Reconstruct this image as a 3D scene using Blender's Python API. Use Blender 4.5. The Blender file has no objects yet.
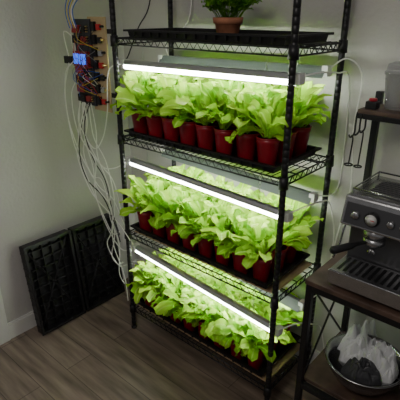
import bpy, math, random
from mathutils import Vector, Matrix, noise
random.seed(7)
D=bpy.data
scene=bpy.context.scene

# ---------------------------------------------------------------- materials
def pmat(name,col,rough=.5,metal=0.,bump=0.,bscale=60.,var=0.,vscale=8.,spec=.5,trans=0.,coat=0.,emis=None,estr=0.,alpha=1.):
    m=D.materials.new(name); m.use_nodes=True
    nt=m.node_tree; b=nt.nodes['Principled BSDF']
    b.inputs['Base Color'].default_value=(*col,1)
    b.inputs['Roughness'].default_value=rough
    b.inputs['Metallic'].default_value=metal
    b.inputs['Specular IOR Level'].default_value=spec
    b.inputs['Transmission Weight'].default_value=trans
    b.inputs['Coat Weight'].default_value=coat
    b.inputs['Alpha'].default_value=alpha
    if emis:
        b.inputs['Emission Color'].default_value=(*emis,1)
        b.inputs['Emission Strength'].default_value=estr
    tc=nt.nodes.new('ShaderNodeTexCoord')
    if bump>0:
        n=nt.nodes.new('ShaderNodeTexNoise'); n.inputs['Scale'].default_value=bscale; n.inputs['Detail'].default_value=4
        bp=nt.nodes.new('ShaderNodeBump'); bp.inputs['Strength'].default_value=bump; bp.inputs['Distance'].default_value=.01
        nt.links.new(tc.outputs['Object'],n.inputs['Vector'])
        nt.links.new(n.outputs['Fac'],bp.inputs['Height']); nt.links.new(bp.outputs['Normal'],b.inputs['Normal'])
    if var>0:
        n=nt.nodes.new('ShaderNodeTexNoise'); n.inputs['Scale'].default_value=vscale; n.inputs['Detail'].default_value=5
        nt.links.new(tc.outputs['Object'],n.inputs['Vector'])
        r=nt.nodes.new('ShaderNodeValToRGB')
        r.color_ramp.elements[0].position=.3; r.color_ramp.elements[1].position=.7
        r.color_ramp.elements[0].color=(*[c*(1-var) for c in col],1)
        r.color_ramp.elements[1].color=(*[min(1,c*(1+var)) for c in col],1)
        nt.links.new(n.outputs['Fac'],r.inputs['Fac']); nt.links.new(r.outputs['Color'],b.inputs['Base Color'])
    return m

def emat(name,col,s):
    m=D.materials.new(name); m.use_nodes=True; nt=m.node_tree; nt.nodes.clear()
    e=nt.nodes.new('ShaderNodeEmission'); o=nt.nodes.new('ShaderNodeOutputMaterial')
    e.inputs['Color'].default_value=(*col,1); e.inputs['Strength'].default_value=s
    nt.links.new(e.outputs[0],o.inputs['Surface']); return m

def leafmat(name,c1,c2,rib):
    m=D.materials.new(name); m.use_nodes=True; nt=m.node_tree; b=nt.nodes['Principled BSDF']
    out=nt.nodes['Material Output']
    at=nt.nodes.new('ShaderNodeAttribute'); at.attribute_name='leafc'
    sp=nt.nodes.new('ShaderNodeSeparateColor'); nt.links.new(at.outputs['Color'],sp.inputs['Color'])
    mx=nt.nodes.new('ShaderNodeMix'); mx.data_type='RGBA'
    mx.inputs[6].default_value=(*c1,1); mx.inputs[7].default_value=(*c2,1)
    nt.links.new(sp.outputs['Blue'],mx.inputs[0])
    mr=nt.nodes.new('ShaderNodeMapRange'); mr.inputs[1].default_value=0; mr.inputs[2].default_value=.22
    mr.inputs[3].default_value=.75; mr.inputs[4].default_value=0
    nt.links.new(sp.outputs['Red'],mr.inputs[0])
    m2=nt.nodes.new('ShaderNodeMix'); m2.data_type='RGBA'; m2.inputs[7].default_value=(*rib,1)
    nt.links.new(mr.outputs[0],m2.inputs[0]); nt.links.new(mx.outputs[2],m2.inputs[6])
    tc=nt.nodes.new('ShaderNodeTexCoord'); n=nt.nodes.new('ShaderNodeTexNoise'); n.inputs['Scale'].default_value=90
    bp=nt.nodes.new('ShaderNodeBump'); bp.inputs['Strength'].default_value=.5; bp.inputs['Distance'].default_value=.004
    nt.links.new(tc.outputs['Object'],n.inputs['Vector']); nt.links.new(n.outputs['Fac'],bp.inputs['Height'])
    nt.links.new(bp.outputs['Normal'],b.inputs['Normal'])
    nt.links.new(m2.outputs[2],b.inputs['Base Color']); b.inputs['Roughness'].default_value=.5
    b.inputs['Specular IOR Level'].default_value=.3
    tr=nt.nodes.new('ShaderNodeBsdfTranslucent'); nt.links.new(m2.outputs[2],tr.inputs['Color'])
    ms=nt.nodes.new('ShaderNodeMixShader'); ms.inputs[0].default_value=.45
    nt.links.new(b.outputs[0],ms.inputs[1]); nt.links.new(tr.outputs[0],ms.inputs[2])
    nt.links.new(ms.outputs[0],out.inputs['Surface']); return m

def woodfloor():
    m=D.materials.new('floor_planks'); m.use_nodes=True; nt=m.node_tree; b=nt.nodes['Principled BSDF']
    tc=nt.nodes.new('ShaderNodeTexCoord')
    br=nt.nodes.new('ShaderNodeTexBrick'); br.offset=.37
    br.inputs['Color1'].default_value=(.215,.168,.13,1); br.inputs['Color2'].default_value=(.275,.222,.178,1)
    br.inputs['Mortar'].default_value=(.10,.08,.065,1)
    br.inputs['Scale'].default_value=1; br.inputs['Mortar Size'].default_value=.0018
    br.inputs['Brick Width'].default_value=1.1; br.inputs['Row Height'].default_value=.15
    nt.links.new(tc.outputs['Object'],br.inputs['Vector'])
    mp=nt.nodes.new('ShaderNodeMapping'); mp.inputs['Scale'].default_value=(1.8,16,1)
    nt.links.new(tc.outputs['Object'],mp.inputs['Vector'])
    n=nt.nodes.new('ShaderNodeTexNoise'); n.inputs['Scale'].default_value=1.6; n.inputs['Detail'].default_value=6
    nt.links.new(mp.outputs[0],n.inputs['Vector'])
    r=nt.nodes.new('ShaderNodeValToRGB'); r.color_ramp.elements[0].position=.3; r.color_ramp.elements[1].position=.72
    r.color_ramp.elements[0].color=(.5,.48,.46,1); r.color_ramp.elements[1].color=(1.35,1.33,1.3,1)
    nt.links.new(n.outputs['Fac'],r.inputs['Fac'])
    mx=nt.nodes.new('ShaderNodeMix'); mx.data_type='RGBA'; mx.blend_type='MULTIPLY'; mx.inputs[0].default_value=1
    nt.links.new(br.outputs['Color'],mx.inputs[6]); nt.links.new(r.outputs['Color'],mx.inputs[7])
    nt.links.new(mx.outputs[2],b.inputs['Base Color']); b.inputs['Roughness'].default_value=.42
    bp=nt.nodes.new('ShaderNodeBump'); bp.inputs['Strength'].default_value=.15; bp.inputs['Distance'].default_value=.003
    nt.links.new(n.outputs['Fac'],bp.inputs['Height']); nt.links.new(bp.outputs['Normal'],b.inputs['Normal'])
    return m

M_black=pmat('black_epoxy',(.008,.008,.009),.40,.0,spec=.45)
M_plast=pmat('black_plastic',(.010,.010,.011),.45,bump=.1,bscale=120,spec=.4)
M_crate=pmat('black_tray_plastic',(.013,.013,.014),.38,spec=.5)
M_red=pmat('red_plastic',(.27,.005,.016),.32,var=.15,vscale=20)
M_redrim=pmat('cup_rim',(.38,.015,.03),.3)
M_soil=pmat('soil',(.03,.02,.014),.95,bump=1,bscale=200,var=.5,vscale=80)
M_wall=pmat('painted_wall',(.54,.52,.50),.33,bump=.35,bscale=55,var=.03,vscale=3,spec=.5)
M_trim=pmat('white_trim',(.7,.69,.66),.4)
M_floor=woodfloor()
M_tube=emat('led_tube_glow',(.98,1,.96),38)
M_alu=pmat('aluminium',(.55,.57,.56),.35,.8)
M_hood=pmat('fixture_hood',(.16,.19,.17),.4,.3)
M_white=pmat('white_plastic',(.75,.75,.73),.4)
M_leaf=leafmat('lettuce_leaf',(.30,.60,.02),(.58,.85,.09),(.70,.90,.26))
M_leaf2=leafmat('herb_leaf',(.14,.40,.03),(.30,.60,.07),(.38,.60,.15))
M_terra=pmat('terracotta',(.42,.17,.09),.8,var=.2,vscale=30)
M_steel=pmat('brushed_steel',(.42,.42,.43),.27,.95,var=.1,vscale=40)
M_dsteel=pmat('dark_steel',(.10,.10,.105),.3,.7)
M_wood=pmat('rustic_wood',(.085,.052,.038),.5,var=.45,vscale=14)
M_ply=pmat('plywood',(.46,.32,.18),.6,var=.15,vscale=16)
M_pcbR=pmat('red_circuit_board',(.30,.02,.02),.4)
M_pcbG=pmat('dark_circuit_board',(.03,.035,.04),.4)
M_tan=pmat('tan_board',(.50,.38,.20),.6,var=.15)
M_brass=pmat('terminal_brass',(.6,.45,.2),.35,.9)
M_lcd=pmat('lcd_blue',(.02,.06,.5),.3,emis=(.03,.15,1),estr=1.6)
M_blueW=pmat('blue_wire',(.02,.12,.55),.4)
M_yelW=pmat('yellow_wire',(.65,.5,.04),.4)
M_redW=pmat('red_wire',(.5,.02,.02),.4)
M_greyW=pmat('grey_wire',(.25,.25,.25),.5)
M_cord=pmat('white_cord',(.85,.84,.80),.4)
M_clear=pmat('clear_plastic',(.75,.77,.77),.12,trans=.75,alpha=.55)
M_bag=pmat('white_bag_plastic',(.72,.73,.74),.3,bump=.6,bscale=25)
M_bagb=pmat('dark_bag_plastic',(.05,.05,.055),.28,bump=.6,bscale=25)
M_gauge=pmat('gauge_face',(.75,.75,.72),.4)

# ---------------------------------------------------------------- mesh builder
class MB:
    def __init__(s): s.v=[];s.f=[];s.m=[];s.sm=[];s.mats=[];s.col=[]
    def mi(s,mat):
        if mat not in s.mats: s.mats.append(mat)
        return s.mats.index(mat)
    def add(s,vs,fs,mat,smooth=False,cols=None):
        o=len(s.v); s.v+= [tuple(v) for v in vs]; i=s.mi(mat)
        for f in fs: s.f.append([o+k for k in f]); s.m.append(i); s.sm.append(smooth)
        s.col += cols if cols else [(0.5,0.5,0.5,1)]*len(vs)
    def box(s,x0,x1,y0,y1,z0,z1,mat,M=None):
        vs=[Vector(p) for p in [(x0,y0,z0),(x1,y0,z0),(x1,y1,z0),(x0,y1,z0),(x0,y0,z1),(x1,y0,z1),(x1,y1,z1),(x0,y1,z1)]]
        if M: vs=[M@v for v in vs]
        s.add(vs,[(0,3,2,1),(4,5,6,7),(0,1,5,4),(1,2,6,5),(2,3,7,6),(3,0,4,7)],mat)
    def hexa(s,b,t,mat):
        s.add(list(b)+list(t),[(0,3,2,1),(4,5,6,7),(0,1,5,4),(1,2,6,5),(2,3,7,6),(3,0,4,7)],mat)
    def tube(s,pts,r,mat,n=6,closed=False,caps=True):
        pts=[Vector(p) for p in pts]; vs=[];fs=[]; N=len(pts)
        up=None
        for i,p in enumerate(pts):
            if closed: d=pts[(i+1)%N]-pts[i-1]
            else: d=pts[min(i+1,N-1)]-pts[max(i-1,0)]
            if d.length<1e-9: d=Vector((0,0,1))
            d.normalize()
            if up is None:
                up=Vector((0,0,1)) if abs(d.z)<.9 else Vector((1,0,0))
            a=d.cross(up); 
            if a.length<1e-4: a=d.cross(Vector((0,1,0)))
            a.normalize(); b=a.cross(d).normalized(); up=b
            rr=r[i] if isinstance(r,(list,tuple)) else r
            for k in range(n):
                t=2*math.pi*k/n; vs.append(p+a*math.cos(t)*rr+b*math.sin(t)*rr)
        R=N if closed else N-1
        for i in range(R):
            j=(i+1)%N
            for k in range(n):
                fs.append((i*n+k,i*n+(k+1)%n,j*n+(k+1)%n,j*n+k))
        if not closed and caps:
            fs.append(tuple(range(n))[::-1]); fs.append(tuple((N-1)*n+k for k in range(n)))
        s.add(vs,fs,mat,True)
    def lathe(s,c,prof,mat,n=20,axis='z',M=None):
        vs=[];fs=[]
        for (r,z) in prof:
            for k in range(n):
                t=2*math.pi*k/n
                if axis=='z': p=Vector((r*math.cos(t),r*math.sin(t),z))
                elif axis=='y': p=Vector((r*math.cos(t),z,-r*math.sin(t)))
                else: p=Vector((z,r*math.cos(t),r*math.sin(t)))
                if M: p=M@p
                vs.append(p+Vector(c))
        for i in range(len(prof)-1):
            for k in range(n):
                fs.append((i*n+k,i*n+(k+1)%n,(i+1)*n+(k+1)%n,(i+1)*n+k))
        if prof[0][0]>1e-4: fs.append(tuple(range(n))[::-1])
        if prof[-1][0]>1e-4: fs.append(tuple((len(prof)-1)*n+k for k in range(n)))
        s.add(vs,fs,mat,True)
    def obj(s,name,parent=None,bevel=0,attr=False):
        me=D.meshes.new(name); me.from_pydata(s.v,[],s.f); 
        for m in s.mats: me.materials.append(m)
        me.polygons.foreach_set('material_index',s.m)
        me.polygons.foreach_set('use_smooth',s.sm)
        if attr:
            a=me.color_attributes.new('leafc','FLOAT_COLOR','POINT')
            flat=[c for cc in s.col for c in cc]; a.data.foreach_set('color',flat)
        me.update()
        o=D.objects.new(name,me); scene.collection.objects.link(o)
        if parent: o.parent=parent
        if bevel:
            b=o.modifiers.new('bevel','BEVEL'); b.width=bevel; b.segments=2; b.limit_method='ANGLE'; b.angle_limit=.9
        return o
def empty(name):
    o=D.objects.new(name,None); scene.collection.objects.link(o); o.empty_display_size=.05; return o
def smoothpath(pts,sub=8):
    pts=[Vector(p) for p in pts]; P=[pts[0]]+pts+[pts[-1]]; out=[]
    for i in range(1,len(P)-2):
        for k in range(sub):
            t=k/sub; a,b,c,d=P[i-1],P[i],P[i+1],P[i+2]
            out.append(.5*((2*b)+(-a+c)*t+(2*a-5*b+4*c-d)*t*t+(-a+3*b-3*c+d)*t**3))
    out.append(pts[-1]); return out

# ---------------------------------------------------------------- room
XL=-.45; YB=.42
m=MB(); m.box(XL-.1,3.2,-3.4,YB+.1,-.1,0,M_floor); m.obj('floor')
m=MB(); m.box(XL-.1,3.2,YB,YB+.1,0,2.5,M_wall); m.obj('wall_back')
m=MB(); m.box(XL-.1,XL,-3.4,YB,0,2.5,M_wall); m.obj('wall_left')
m=MB(); m.box(XL,XL+.014,-.56,YB-.014,0,.09,M_trim); m.box(XL,XL+.009,-.56,YB-.014,.09,.1,M_trim); m.obj('baseboard_left')
m=MB(); m.box(XL,3.2,YB-.014,YB,0,.09,M_trim); m.box(XL,3.2,YB-.009,YB,.09,.1,M_trim); m.obj('baseboard_back')
m=MB(); m.box(XL,XL+.022,-.65,-.53,0,2.1,M_trim); m.box(XL,XL+.03,-.655,-.63,0,2.1,M_trim); m.obj('trim_1',bevel=.004)

# ---------------------------------------------------------------- wire rack
L=.914; W=.356
rack=empty('wire_shelving_rack')
def post(px,py,nm):
    m=MB(); prof=[(.006,.0),(.016,.0),(.016,.008),(.007,.012),(.007,.025),(.0125,.026)]
    z=.05
    while z<1.83:
        prof+=[(.0125,z-.0015),(.0117,z-.0007),(.0117,z+.0007),(.0125,z+.0015)]; z+=.0254
    prof+=[(.0125,1.835),(.010,1.842),(.004,1.844)]
    m.lathe((px,py,0),prof,M_black,14); m.obj(nm,rack)
for i,(a,b) in enumerate([(0,0),(L,0),(L,W),(0,W)]): post(a,b,f'post_{i+1}')
SH=[.15,.62,1.135,1.585,]
def shelf(z,nm):
    m=MB(); r=.0032; lo=z-.026
    x0,x1,y0,y1=.0,L,.0,W
    for zz in (z,lo):
        for (a,b) in [((x0,y0),(x1,y0)),((x1,y0),(x1,y1)),((x1,y1),(x0,y1)),((x0,y1),(x0,y0))]:
            m.tube([(a[0],a[1],zz-.003),(b[0],b[1],zz-.003)],r,M_black,6)
    def zig(a,b,n):
        a=Vector(a);b=Vector(b); pts=[]
        for i in range(n+1):
            p=a.lerp(b,i/n); p.z=(z-.003) if i%2 else (lo-.003); pts.append(p)
        m.tube(pts,.0021,M_black,5)
    zig((x0,y0,0),(x1,y0,0),46); zig((x0,y1,0),(x1,y1,0),46)
    zig((x0,y0,0),(x0,y1,0),18); zig((x1,y0,0),(x1,y1,0),18)
    n=36
    for i in range(1,n):
        x=x0+(x1-x0)*i/n; m.tube([(x,y0,z),(x,y1,z)],.0018,M_black,5)
    for y in (.09,.178,.266): m.tube([(x0,y,z-.004),(x1,y,z-.004)],.0028,M_black,5)
    for (a,b) in [(0,0),(L,0),(L,W),(0,W)]:
        m.lathe((a,b,0),[(.0128,lo-.012),(.019,lo-.012),(.0165,z+.008),(.0128,z+.008)],M_black,14)
    m.obj(nm,rack)
for i,z in enumerate(SH): shelf(z,f'wire_shelf_{i+1}')

for k,z in enumerate([SH[0],SH[1]]):
    m=MB(); m.box(.03,.895,.02,.338,z+.002,z+.008,M_ply); m.obj('plywood_liner',None,bevel=.001)

# ---------------------------------------------------------------- tray
def tray(m,x0,x1,y0,y1,z,h,mat):
    t=.003; s=.010
    def ring(ix,zz): return [(x0+ix,y0+ix,zz),(x1-ix,y0+ix,zz),(x1-ix,y1-ix,zz),(x0+ix,y1-ix,zz)]
    rings=[ring(s,z),ring(0.004,z+h),ring(-.006,z+h),ring(-.006,z+h-.006),ring(-.009,z+h-.006),ring(-.009,z+h+.002),ring(.007,z+h+.002),ring(s+t,z+t)]
    vs=[p for r in rings for p in r]; fs=[(3,2,1,0)]
    for i in range(len(rings)-1):
        for k in range(4):
            fs.append((i*4+k,i*4+(k+1)%4,(i+1)*4+(k+1)%4,(i+1)*4+k))
    o=(len(rings)-1)*4; fs.append((o,o+1,o+2,o+3))
    m.add(vs,fs,mat)
    n=int((x1-x0)/.05)
    for i in range(1,n):
        x=x0+(x1-x0)*i/n
        m.box(x-.004,x+.004,y0-.002,y0+.006,z+.006,z+h-.004,mat)
        m.box(x-.004,x+.004,y1-.006,y1+.002,z+.006,z+h-.004,mat)

# ---------------------------------------------------------------- leaves
def leaf(m,p0,az,elev,length,width,bend,mat,zmax,rnd,ymax=.405,zmin=None,lobes=.12,pet=.25,twist=0,ruf=.17):
    NT=10; us=[-1,-.5,0,.5,1]
    c=Vector(p0); e=elev; vs=[];cols=[];fs=[]
    ph=random.random()*6.28; ph2=random.random()*6.28; fr=random.uniform(9,15)
    azz=az; lim=zmax-.03*rnd-.02*random.random()
    for i in range(NT+1):
        t=i/NT
        d=Vector((math.cos(azz)*math.cos(e),math.sin(azz)*math.cos(e),math.sin(e)))
        s=Vector((-math.sin(azz),math.cos(azz),0)); tw=twist*t
        nrm=s.cross(d); s2=s*math.cos(tw)+nrm*math.sin(tw)
        nrm = d.cross(s2)
        if t<pet: w=.12+.18*(t/pet)**2
        else:
            q=(t-pet)/(1-pet)
            if q<.75: w=.3+.7*math.sin(math.pi*(q**.8*.62))
            else:
                q2=(q-.75)/.25; wb=.3+.7*math.sin(math.pi*(.75**.8*.62)); w=wb*math.sqrt(max(0,1-q2**2.2))+.04
        w*=width*.5*(1+lobes*math.sin(t*22+ph2))
        for u in us:
            off=abs(u)**2*w*.45 + (abs(u)**1.5)*width*ruf*math.sin(fr*t*1.6+ph+u*1.9)*(t>pet)
            p=c+s2*(u*w)+nrm*off
            if p.z>lim: p.z=lim-(p.z-lim)*.2
            if p.y>ymax: p.y=ymax-random.random()*.01
            if zmin is not None and p.z<zmin: p.z=zmin+random.random()*.004
            vs.append(p); cols.append((abs(u),t,rnd,1))
        c=c+d*(length/NT); e-=bend/NT*(.2+1.6*t*t*1.5); azz+=random.uniform(-.07,.07)
    for i in range(NT):
        for k in range(4):
            fs.append((i*5+k,i*5+k+1,(i+1)*5+k+1,(i+1)*5+k))
    m.add(vs,fs,mat,True,cols)

CUPS=[(.085+.1025*i,.06+.112*j) for j in range(3) for i in range(8)]
def cups(z,name,jit):
    m=MB(); out=[]
    for (x,y) in CUPS:
        x+=random.uniform(-.003,.003)*jit; y+=random.uniform(-.004,.004)*jit
        pr=[(.030,0),(.031,.002),(.033,.022),(.0342,.026),(.037,.06),(.0385,.064),(.042,.098),(.0435,.101),(.0445,.117)]
        m.lathe((x,y,z),pr,M_red,20)
        m.lathe((x,y,z),[(.0445,.117),(.0468,.1178),(.0468,.121),(.0445,.1215),(.043,.112)],M_redrim,20)
        m.lathe((x,y,z),[(.043,.110),(.03,.112),(.0001,.113)],M_soil,14)
        out.append((x,y,z+.112))
    m.obj(name); return out
tiers=[(SH[2],1.465,.195,22),(SH[1]+.008,.955,.19,21),(SH[0]+.008,.445,.18,20)]
for ti,(z,lz,ll,nl) in enumerate(tiers):
    m=MB(); tray(m,.03,.865,.012,.345,z+.002,.030,M_plast); m.obj('seedling_tray')
    tops=cups(z+.0055,'red_plastic_cups',1)
    m=MB()
    for (x,y,zz) in tops:
        front=y<.1; nd=(3,4,7)[ti]
        n=nl+(nd if front else (1 if x>.75 else 0))
        for k in range(n):
            inner=k/n
            az=k*2.4+random.uniform(-.5,.5)
            ln=ll*random.uniform(.75,1.25)
            if k>=nl:
                az=(-math.pi/2 if front else -.2)+random.uniform(-1.2,1.2); elev=math.radians(random.uniform(15,50)); ln=ll*random.uniform(.5,.85)
                bd=random.uniform(1.2,2.1) if ti<2 else random.uniform(1.5,2.8)
            elif inner>.3:
                elev=math.radians(random.uniform(60,89)); bd=random.uniform(.2,1.3)
            else:
                elev=math.radians(random.uniform(34,60)); bd=random.uniform(.8,2.0)
                if ti==0 and front and math.sin(az)<0: elev+=.12; ln*=.9
            if ti==2 and random.random()<.4: bd+=.8
            if ln*math.cos(elev)*math.cos(az)+x>.95 or ln*math.cos(elev)*math.cos(az)+x<-.04: ln*=.8; elev=min(1.5,elev+.3)
            leaf(m,(x+random.uniform(-.015,.015),y+random.uniform(-.015,.015),zz),az,elev,ln,random.uniform(.034,.058),
                 bd,M_leaf,lz,random.random(),zmin=z+.012,twist=random.uniform(-1.2,1.2),lobes=random.uniform(.05,.2))
    m.obj('lettuce_plants',attr=True)

# ---------------------------------------------------------------- led grow lights
def light(y,zl,zr,zs,x0=.0,x1=.915,hood=False):
    E=empty('led_grow_light')
    m=MB()
    def P(x): return zl+(zr-zl)*(x-x0)/(x1-x0)
    a,b=x0,x1
    def sec(x,z): return [(x,y-.017,z+.004),(x,y+.017,z+.004),(x,y+.017,z+.012),(x,y+.010,z+.024),(x,y-.010,z+.024),(x,y-.017,z+.012)]
    vs=sec(a,P(a))+sec(b,P(b))
    fs=[tuple(range(6))[::-1],tuple(range(6,12))]+[(k,(k+1)%6,6+(k+1)%6,6+k) for k in range(6)]
    m.add(vs,fs,M_hood if hood else M_alu)
    if hood:
        for sg in (-1,1):
            def q(x,z): return [(x,y+sg*.012,z+.020),(x,y+sg*.034,z-.018),(x,y+sg*.032,z-.018),(x,y+sg*.010,z+.018)]
            vs=q(a,P(a))+q(b,P(b)); m.add(vs,[(0,1,2,3),(4,7,6,5)]+[(k,(k+1)%4,4+(k+1)%4,4+k) for k in range(4)],M_hood)
    for (u,v) in [(a-.012,a+.012),(b-.012,b+.012)]:
        m.box(u,v,y-.019,y+.019,P(u)-.012,P(u)+.026,M_white)
    m.obj('housing',E,bevel=.0 if hood else .0015)
    m=MB(); m.tube([(a+.013,y-.004,P(a)-.003),(b-.013,y-.004,P(b)-.003)],.0130,M_tube,8); m.obj('led_tube',E)
    m=MB()
    for x in (.13,.78):
        zt=zs-.03; zb=P(x)+.024
        m.tube([(x-.0,y-.012,zb),(x,y,zb+.02),(x,y+.012,zb)],.0012,M_alu,5)
        n=max(3,int((zt-zb-.02)/.014))
        for i in range(n):
            q=zb+.02+(zt-zb-.02)*(i+.5)/n; h=.011
            ax=(1,0) if i%2 else (0,1)
            pts=[(x+ax[0]*.004*math.cos(t),y+ax[1]*.004*math.cos(t),q+h*math.sin(t)) for t in [k*math.pi/4 for k in range(8)]]
            m.tube(pts,.001,M_alu,4,closed=True)
    m.obj('hanging_chain',E)
for (zl,zr,zs) in [(1.462,1.474,SH[3]),(.994,.964,SH[2]),(.497,.425,SH[1])]:
    light(.05,zl,zr,zs); light(.275,zl+.006,zr+.006,zs,.02,.90,True)

# ---------------------------------------------------------------- top tray + pot
m=MB(); tray(m,.06,.87,.02,.335,SH[3]+.002,.03,M_plast); m.obj('seedling_tray')
pot=empty('potted_herb'); px,py,pz=.50,.18,SH[3]+.006
m=MB(); m.lathe((px,py,pz),[(.038,0),(.04,.002),(.052,.055),(.058,.056),(.061,.078),(.056,.079),(.053,.066)],M_terra,28); m.obj('terracotta_pot',pot)
m=MB(); m.lathe((px,py,pz),[(.053,.066),(.03,.07),(.0001,.071)],M_soil,20); m.obj('soil',pot)
m=MB()
for k in range(70):
    a=random.random()*6.28; rr=random.random()*.045
    b=Vector((px+rr*math.cos(a),py+rr*math.sin(a),pz+.068)); h=random.uniform(.03,.11)
    tip=b+Vector((math.cos(a)*h*.8,math.sin(a)*h*.8,h)); m.tube([b,b.lerp(tip,.5)+Vector((0,0,.006)),tip],.0012,M_leaf2,5)
    for q in range(4):
        leaf(m,tip,a+q*1.57,math.radians(random.uniform(0,40)),random.uniform(.028,.045),random.uniform(.018,.028),.9,M_leaf2,2.4,random.random(),lobes=.02,pet=.12)
m.obj('foliage',pot,attr=True)

# ---------------------------------------------------------------- leaning crates
def leantray(yc,x_bot):
    E=empty('seedling_crate')
    m=MB(); w,h,d=.29,.54,.06
    m.box(-w/2+.012,w/2-.012,-.006,0,.012,h-.012,M_crate)
    t=.005
    m.box(-w/2+.004,-w/2+.004+t,-d+.004,-.001,.004,h-.004,M_crate); m.box(w/2-.004-t,w/2-.004,-d+.004,-.001,.004,h-.004,M_crate)
    m.box(-w/2+.004,w/2-.004,-d+.004,-.001,.004,.004+t,M_crate); m.box(-w/2+.004,w/2-.004,-d+.004,-.001,h-.004-t,h-.004,M_crate)
    r=.016
    m.box(-w/2,-w/2+r,-d,-d+.004,0,h,M_crate); m.box(w/2-r,w/2,-d,-d+.004,0,h,M_crate)
    m.box(-w/2+r,w/2-r,-d,-d+.004,0,r,M_crate); m.box(-w/2+r,w/2-r,-d,-d+.004,h-r,h,M_crate)
    for i in range(1,5):
        x=-w/2+w*i/5
        m.box(x-.0035,x+.0035,-.032,-.005,.01,h-.01,M_crate)
    for i in range(1,10):
        z=h*i/10; m.box(-w/2+.01,w/2-.01,-.030,-.005,z-.0035,z+.0035,M_crate)
    for sg in (-1,1):
        m.tube([(-w/2+.012,-.032,h/2+sg*(h/2-.012)),(0,-.034,h/2)],.005,M_crate,6)
        m.tube([(w/2-.012,-.032,h/2+sg*(h/2-.012)),(0,-.034,h/2)],.005,M_crate,6)
    for sx in (-1,1):
        for i in range(1,12):
            z=h*i/12; m.box(sx*(w/2-.004)-.003,sx*(w/2-.004)+.003,-d+.006,-.004,z-.005,z+.005,M_crate)
    m.obj('crate_body',E,bevel=.001)
    E.matrix_world=Matrix.Translation((x_bot,yc,.002))@Matrix.Rotation(math.radians(90),4,'Z')@Matrix.Rotation(math.radians(-6.5),4,'X')
leantray(-.255,-.372)
leantray(.045,-.372)

# ---------------------------------------------------------------- controller board
C=empty('grow_light_controller')
yb=-.03
m=MB(); m.box(-.15,-.02,yb,yb+.008,1.25,1.67,M_tan); m.box(-.25,-.12,yb-.012,yb-.002,1.27,1.66,M_pcbG)
for z in (1.32,1.60): m.box(-.04,.016,yb+.008,yb+.018,z,z+.02,M_plast)
m.obj('backing_board',C,bevel=.001)
m=MB()
for i in range(8):
    z=1.285+i*.045
    if 1.44<z<1.52: continue
    m.box(-.24,-.185,yb-.03,yb-.012,z,z+.034,M_pcbR if i%2 else M_plast)
    m.box(-.18,-.145,yb-.026,yb-.012,z+.004,z+.03,M_plast if i%2 else M_pcbR)
    for q in range(3): m.lathe((-.137+.0,yb-.012,z+.006+q*.011),[(.003,0),(.003,-.012),(.0001,-.013)],M_brass,8,axis='y')
m.box(-.245,-.135,yb-.03,yb-.012,1.45,1.52,M_pcbR); m.box(-.235,-.145,yb-.036,yb-.03,1.462,1.508,M_lcd)
m.obj('relay_modules',C,bevel=.001)
m=MB()
for i in range(7):
    z=1.28+i*.055
    m.box(-.105,-.085,yb-.016,yb,z,z+.04,M_plast)
    m.box(-.075,-.05,yb-.012,yb,z+.005,z+.03,M_redW if i%3==0 else (M_alu if i%3==1 else M_plast))
    m.lathe((-.035,yb,z+.02),[(.006,0),(.006,-.018),(.0001,-.019)],M_brass if i%2 else M_plast,10,axis='y')
m.obj('terminal_blocks',C,bevel=.001)
m=MB()
cols=[M_blueW,M_yelW,M_redW,M_plast,M_greyW,M_plast,M_yelW,M_blueW,M_cord,M_redW,M_plast,M_plast]
for i in range(24):
    x0=-.24+random.random()*.12; z0=1.3+random.random()*.34; x1=-.12+random.random()*.08; z1=1.3+random.random()*.34
    m.tube(smoothpath([(x0,yb-.03,z0),((x0+x1)/2-random.uniform(0,.06),yb-.045-random.random()*.03,(z0+z1)/2+random.uniform(-.06,.06)),(x1,yb-.014,z1)],6),.0013,cols[i%12],5)
for i in range(6):
    x=-.25+i*.012
    m.tube(smoothpath([(x,yb-.03,1.62),(x-.02,yb-.03,1.70),(x+.02+.01*i,yb-.02,1.79),(x+.06,yb,1.9),(x+.05,yb,2.1)],6),.0022,[M_blueW,M_yelW,M_blueW,M_yelW,M_cord,M_blueW][i],5)
m.obj('jumper_wires',C)
m=MB(); m.box(-.345,-.275,yb-.02,yb+.01,1.455,1.49,M_plast); m.box(-.29,-.262,yb-.014,yb+.006,1.46,1.485,M_greyW); m.obj('plug_adapter',C,bevel=.003)
m=MB()
def cord(pts,r=.0029,mat=None): m.tube(smoothpath(pts,8),r,mat or M_cord,6)
cord([(-.26,-.05,1.47),(-.33,-.06,1.40),(-.35,-.06,1.20),(-.28,-.06,1.02),(-.16,-.05,.86),(-.07,-.03,.80),(-.02,-.02,.70),(.02,.03,.50)])
cord([(-.24,-.05,1.30),(-.25,-.07,1.12),(-.30,-.06,.98),(-.22,-.05,.80),(-.10,-.04,.72),(-.02,-.03,.66),(.03,-.01,.58)])
cord([(-.22,-.05,1.28),(-.20,-.07,1.10),(-.17,-.06,.95),(-.18,-.05,.78),(-.12,-.04,.62),(-.03,-.03,.52),(.0,.02,.50)])
cord([(-.2,-.05,1.28),(-.22,-.06,1.15),(-.12,-.05,.98),(-.04,-.03,.97),(.0,.04,1.0)])
cord([(-.31,-.04,1.48),(-.32,-.05,1.6),(-.24,-.05,1.56),(-.25,-.05,1.40),(-.31,-.05,1.3),(-.27,-.06,1.12),(-.14,-.05,.99),(-.05,-.03,.9),(-.02,-.02,.74)])
cord([(-.17,-.05,1.28),(-.14,-.06,1.12),(-.07,-.05,1.0),(-.04,-.04,.8),(-.08,-.04,.55),(-.03,-.02,.35),(.0,-.03,.2)])
cord([(-.23,-.05,1.29),(-.24,-.07,1.18),(-.15,-.06,1.06),(-.08,-.05,1.12),(-.04,-.04,1.25),(-.02,-.03,1.44),(.0,.04,1.47)])
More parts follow.
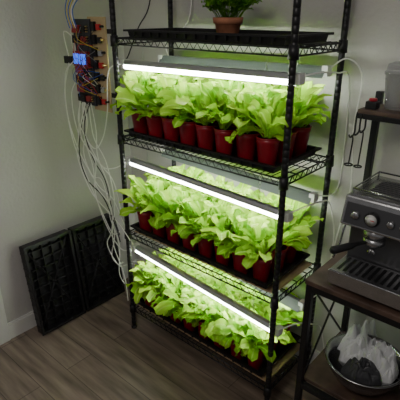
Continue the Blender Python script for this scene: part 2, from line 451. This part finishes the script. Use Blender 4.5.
cord([(-.19,-.05,1.28),(-.26,-.07,1.05),(-.24,-.06,.88),(-.12,-.05,.80),(-.05,-.04,.66),(-.03,-.03,.56)],.003,M_plast)
cord([(-.16,-.05,1.28),(-.20,-.07,1.15),(-.16,-.06,1.0),(-.09,-.05,.90),(-.06,-.04,.72),(-.03,-.03,.60)],.0026,M_plast)
cord([(-.21,-.05,1.28),(-.17,-.07,1.18),(-.24,-.06,1.02),(-.20,-.05,.90),(-.11,-.05,.88),(-.06,-.04,.62),(-.10,-.04,.45),(-.03,-.03,.40)])
cord([(-.30,-.05,1.46),(-.37,-.05,1.30),(-.33,-.06,1.08),(-.25,-.06,.92),(-.15,-.05,.72),(-.08,-.04,.60),(-.03,-.03,.62)])
cord([(-.15,-.05,1.28),(-.10,-.07,1.16),(-.12,-.06,1.02),(-.06,-.05,.86),(-.09,-.04,.70),(-.04,-.03,.54),(-.06,-.03,.36),(-.02,-.03,.30)],.0026)
cord([(-.18,-.06,1.28),(-.22,-.08,1.12),(-.13,-.07,1.00),(-.16,-.06,.86),(-.06,-.05,.76),(-.07,-.05,.62),(-.12,-.05,.52),(-.06,-.04,.42),(-.02,-.03,.44)])
cord([(.0,.05,1.485),(-.03,.1,1.50),(-.03,.17,1.62),(.02,.2,1.72),(.05,.22,1.95),(.05,.24,2.2)],.003,M_plast)
cord([(.06,.275,1.49),(.03,.30,1.56),(.10,.39,1.68),(.10,.40,2.1)],.003)
m.obj('power_cords',C)

m=MB()
cord([(.905,.05,1.485),(.96,.10,1.50),(.97,.22,1.49),(.94,.39,1.45),(.95,.40,1.2),(.94,.40,.98),(.90,.275,.985)])
cord([(.905,.275,1.49),(.95,.33,1.53),(.99,.39,1.46),(.98,.40,1.25),(1.0,.40,1.0),(.97,.39,.75),(.95,.39,.45)],.003)
cord([(.92,.05,.985),(.96,.09,1.01),(.97,.2,1.0),(.95,.33,.94),(.96,.39,.75),(.94,.39,.5),(.90,.275,.44)])
cord([(.92,.05,.44),(.97,.1,.47),(.99,.2,.42),(.97,.35,.30),(.99,.39,.12)])
m.obj('extension_cords')

# ---------------------------------------------------------------- cart
K=empty('kitchen_cart'); cx0,cx1,cy0,cy1=1.065,1.80,-.045,.375; ct=.80
m=MB()
q=.024
for (a,b,zt) in [(cx0,cy0,ct-.02),(cx1-q,cy0,ct-.02),(cx0,cy1-q,1.42),(cx1-q,cy1-q,1.42)]:
    m.box(a,a+q,b,b+q,0,zt,M_black)
for zz in (ct-.044,.30):
    m.box(cx0+q,cx1-q,cy0,cy0+q,zz,zz+q,M_black); m.box(cx0+q,cx1-q,cy1-q,cy1,zz,zz+q,M_black)
    m.box(cx0,cx0+q,cy0+q,cy1-q,zz,zz+q,M_black); m.box(cx1-q,cx1,cy0+q,cy1-q,zz,zz+q,M_black)
m.box(cx0+q,cx1-q,.20,.218,1.345,1.363,M_black)
m.box(cx0+.005,cx0+.023,.20,cy1-q,1.345,1.363,M_black); m.box(cx1-.023,cx1-.005,.20,cy1-q,1.345,1.363,M_black)
m.box(cx0+q,cx1-q,cy1-.018,cy1,1.345,1.363,M_black)
m.tube([(cx0+.012,.0,.34),(cx0+.012,.34,.74)],.005,M_black,6); m.tube([(cx0+.012,.34,.34),(cx0+.012,.0,.74)],.005,M_black,6)
m.obj('metal_frame',K,bevel=.002)
m=MB(); m.box(cx0-.004,cx1+.004,cy0-.004,cy1-q-.002,ct-.018,ct,M_wood)
m.box(cx0+.003,cx1-.003,cy0+q+.001,cy1-q-.001,.325,.34,M_wood); m.box(cx0+.004,cx1-.004,.198,cy1-q-.002,1.364,1.378,M_wood)
m.obj('wood_shelves',K,bevel=.002)
for i,(hx,hy,hl) in enumerate([(cx0+.014,.21,.19),(cx0+.014,.25,.13),(cx0+.014,.30,.22)]):
    m=MB(); z=1.362
    pts=[(hx+.012,hy,z-.008),(hx+.010,hy,z+.004),(hx,hy,z+.008),(hx-.014,hy,z),(hx-.016,hy,z-.04),(hx-.012,hy-.01,z-.07),(hx-.02,hy-.018,z-.085),(hx-.03,hy-.01,z-.08)]
    m.tube(smoothpath(pts,5),.0032,M_black,6)
    if i!=1:
        m.tube(smoothpath([(hx-.02,hy-.012,z-.08),(hx-.02,hy+.004,z-.10),(hx-.02,hy-.006,z-hl)],5),.0028,M_black,6)
        m.tube([(hx-.02+.014*math.cos(t),hy-.006+.014*math.sin(t),z-hl) for t in [k*math.pi/6 for k in range(12)]],.003,M_black,5,closed=True)
    m.obj('s_hook')

m=MB(); c=(1.165,.275,1.379)
m.lathe(c,[(.03,0),(.032,.002),(.045,.115),(.048,.117),(.048,.121),(.0445,.122),(.031,.006),(.0001,.005)],M_clear,24)
m.lathe(c,[(.0485,.118),(.0485,.126),(.044,.127),(.040,.150),(.02,.158),(.0001,.159)],M_clear,24)
for j in range(9):
    rr=.0325+.0115*j/8
    m.tube([(c[0]+rr*math.cos(t),c[1]+rr*math.sin(t),c[2]+.012+j*.011) for t in [k*math.pi/10 for k in range(20)]],.0009,M_clear,4,closed=True)
m.obj('plastic_cup')
m=MB(); m.box(1.085,1.125,.215,.25,1.379,1.405,M_plast); m.lathe((1.105,.232,1.405),[(.012,0),(.014,.002),(.014,.010),(.0001,.011)],M_redrim,16); m.obj('kitchen_timer',bevel=.003)
m=MB(); c=(1.235,.235,1.379)
m.lathe(c,[(.03,0),(.031,.03),(.032,.031),(.032,.04),(.0001,.041)],M_redrim,20); m.obj('red_spice_tin')

# ---------------------------------------------------------------- espresso machine
G=empty('espresso_machine'); ex0,ex1=1.135,1.50; ey0,ey1=-.02,.29; ez=ct+.001
m=MB()
m.box(ex0,ex1,ey0+.13,ey1,ez+.012,ez+.24,M_dsteel)
m.hexa([(ex0,ey0+.03,ez+.225),(ex1,ey0+.03,ez+.225),(ex1,ey1,ez+.225),(ex0,ey1,ez+.225)],
       [(ex0,ey0+.055,ez+.325),(ex1,ey0+.055,ez+.325),(ex1,ey1,ez+.325),(ex0,ey1,ez+.325)],M_steel)
m.box(ex0-.004,ex1,ey0-.0,ey1-.02,ez+.012,ez+.06,M_dsteel)
for (a,b) in [(ex0+.03,ey0+.03),(ex1-.03,ey0+.03),(ex0+.03,ey1-.04),(ex1-.03,ey1-.04)]:
    m.lathe((a,b,ez),[(.014,0),(.016,.012)],M_plast,14)
m.obj('body',G,bevel=.008)
m=MB()
m.box(ex0+.005,ex1-.005,ey0-.008,ey0+.125,ez+.06,ez+.066,M_steel)
for i in range(16):
    x=ex0+.02+i*.0215; m.box(x,x+.011,ey0+.01,ey0+.11,ez+.0662,ez+.0672,M_plast)
m.box(ex0+.0,ex1,ey0-.012,ey0-.0,ez+.014,ez+.064,M_steel)
m.obj('drip_tray',G,bevel=.002)
m=MB()
f0=ey0+.0285; 
m.hexa([(ex0+.012,f0+.0,ez+.236),(ex1-.012,f0+.0,ez+.236),(ex1-.012,f0+.012,ez+.236),(ex0+.012,f0+.012,ez+.236)],
       [(ex0+.012,f0+.018,ez+.305),(ex1-.012,f0+.018,ez+.305),(ex1-.012,f0+.03,ez+.305),(ex0+.012,f0+.03,ez+.305)],M_dsteel)
for i,(x,r) in enumerate([(ex0+.05,.014),(ex0+.105,.024),(ex0+.165,.012),(ex0+.205,.012),(ex0+.26,.014)]):
    yy=f0+.009
    m.lathe((x,yy,ez+.27),[(r,0),(r,-.010),(r*.85,-.013),(.0001,-.013)],M_steel if r<.02 else M_plast,20,axis='y')
    if r>.02:
        m.lathe((x,yy,ez+.27),[(r*.82,-.0132),(.0001,-.0134)],M_gauge,20,axis='y')
        m.box(x-.001,x+.012,yy-.015,yy-.0136,ez+.269,ez+.271,M_redW)
m.obj('control_panel',G)
m=MB()
m.box(ex0+.01,ex1-.01,ey0+.07,ey1-.01,ez+.325,ez+.329,M_steel)
m.tube([(ex0+.015,ey0+.075,ez+.345),(ex1-.015,ey0+.075,ez+.345),(ex1-.015,ey1-.015,ez+.345),(ex0+.015,ey1-.015,ez+.345)],.0035,M_steel,8,closed=True)
for (a,b) in [(ex0+.015,ey0+.075),(ex1-.015,ey0+.075),(ex0+.015,ey1-.015),(ex1-.015,ey1-.015),(ex0+.015,.14),(.5*(ex0+ex1),ey0+.075)]:
    m.tube([(a,b,ez+.328),(a,b,ez+.345)],.003,M_steel,6)
for i in range(9): m.box(ex0+.05,ex1-.05,ey0+.10+i*.018,ey0+.108+i*.018,ez+.3291,ez+.3305,M_dsteel)
m.obj('cup_warmer',G)
m=MB()
gx,gy=ex0+.11,ey0+.075
m.lathe((gx,gy,ez),[(.036,.228),(.038,.21),(.036,.195),(.031,.194)],M_steel,24)
m.lathe((gx,gy,ez),[(.035,.193),(.036,.172),(.026,.165),(.012,.155),(.0001,.154)],M_steel,24)
m.tube([(gx,gy-.01,ez+.15),(gx-.012,gy-.01,ez+.135)],.006,M_steel,8); m.tube([(gx,gy-.01,ez+.15),(gx+.012,gy-.01,ez+.135)],.006,M_steel,8)
m.tube([(gx-.02,gy-.03,ez+.178),(gx-.04,gy-.06,ez+.175),(gx-.048,gy-.075,ez+.173),(gx-.085,gy-.13,ez+.165),(gx-.088,gy-.135,ez+.165)],[.006,.007,.012,.014,.009],M_plast,12)
m.tube(smoothpath([(ex0+.02,ey0+.06,ez+.24),(ex0+.015,ey0+.04,ez+.21),(ex0+.01,ey0+.03,ez+.15),(ex0+.0,ey0+.015,ez+.10)],5),.004,M_steel,8)
m.obj('portafilter',G)

# ---------------------------------------------------------------- mixing bowl with bags
Bz=.341; bc=(1.265,.115,Bz)
m=MB(); m.lathe(bc,[(.06,0),(.075,.003),(.11,.03),(.135,.07),(.145,.105),(.152,.107),(.152,.111),(.143,.110),(.132,.072),(.106,.034),(.07,.009),(.0001,.007)],M_steel,36); m.obj('mixing_bowl')
def sheet(name,c,sx,sy,amp,mat,seed,rot=0,drop=.03):
    n=34; vs=[];fs=[]
    def P(u,v,top):
        x=(u-.5)*sx; y=(v-.5)*sy; r=math.hypot((u-.5)*2,(v-.5)*2)
        q=Vector((x*20,y*20,seed)); f=abs(noise.noise(q))*1.3+abs(noise.noise(q*2.3))*.8
        edge=max(0,1-r**4) if r<1 else 0
        z=amp*(f*.9+.3)*edge - drop*r*r + (.0 if top else -.35*amp*edge)
        k=1/(max(1,r)) ; x*=k*(1+.2*noise.noise(Vector((math.atan2(v-.5,u-.5)*1.5,seed,0)))); y*=k
        cr,sr=math.cos(rot),math.sin(rot)
        return Vector((c[0]+x*cr-y*sr+.014*noise.noise(q+Vector((9,0,0))),c[1]+x*sr+y*cr+.014*noise.noise(q+Vector((0,9,0))),c[2]+z))
    for top in (1,0):
        for i in range(n+1):
            for j in range(n+1): vs.append(P(i/n,j/n,top))
    N=(n+1)**2
    for i in range(n):
        for j in range(n):
            a=i*(n+1)+j; fs.append((a,a+n+1,a+n+2,a+1)); fs.append((N+a,N+a+1,N+a+n+2,N+a+n+1))
    m=MB(); m.add(vs,fs,mat,False); m.obj(name)
sheet('plastic_bag',(1.225,.155,Bz+.11),.16,.17,.075,M_bag,3.3,.4)
sheet('plastic_bag',(1.32,.13,Bz+.115),.13,.15,.07,M_bag,9.1,1.1)
sheet('plastic_bag',(1.28,.045,Bz+.115),.15,.10,.045,M_bagb,5.7,.1)
sheet('plastic_bag',(1.20,.285,Bz+.06),.16,.09,.09,M_bag,14.2,.2,.05)
m=MB(); m.lathe((1.56,.12,Bz),[(.05,0),(.09,.02),(.12,.07),(.125,.072),(.117,.07),(.085,.024),(.0001,.006)],M_dsteel,30); m.obj('mixing_bowl')

# ---------------------------------------------------------------- lights / world
def area(name,loc,tgt,size,power,col):
    l=D.lights.new(name,'AREA'); l.shape='RECTANGLE'; l.size=size[0]; l.size_y=size[1]; l.energy=power; l.color=col
    o=D.objects.new(name,l); scene.collection.objects.link(o); o.location=loc
    o.rotation_euler=(Vector(tgt)-Vector(loc)).to_track_quat('-Z','Y').to_euler(); return o
area('ambient_fill',(1.2,-1.6,2.45),(.6,-.6,0),(.8,.8),12,(1,.94,.87))  # unseen fill lamp, added overhead for soft room ambient
w=D.worlds.new('World'); scene.world=w; w.use_nodes=True
w.node_tree.nodes['Background'].inputs[0].default_value=(1,.98,.96,1); w.node_tree.nodes['Background'].inputs[1].default_value=.16

cam=D.cameras.new('camera'); co=D.objects.new('camera',cam); scene.collection.objects.link(co)
co.location=(1.698,-1.337,1.69); co.rotation_euler=(math.radians(90-22.7),0,math.radians(41.6))
cam.lens=40.5; cam.sensor_width=36; cam.clip_start=.02
scene.camera=co
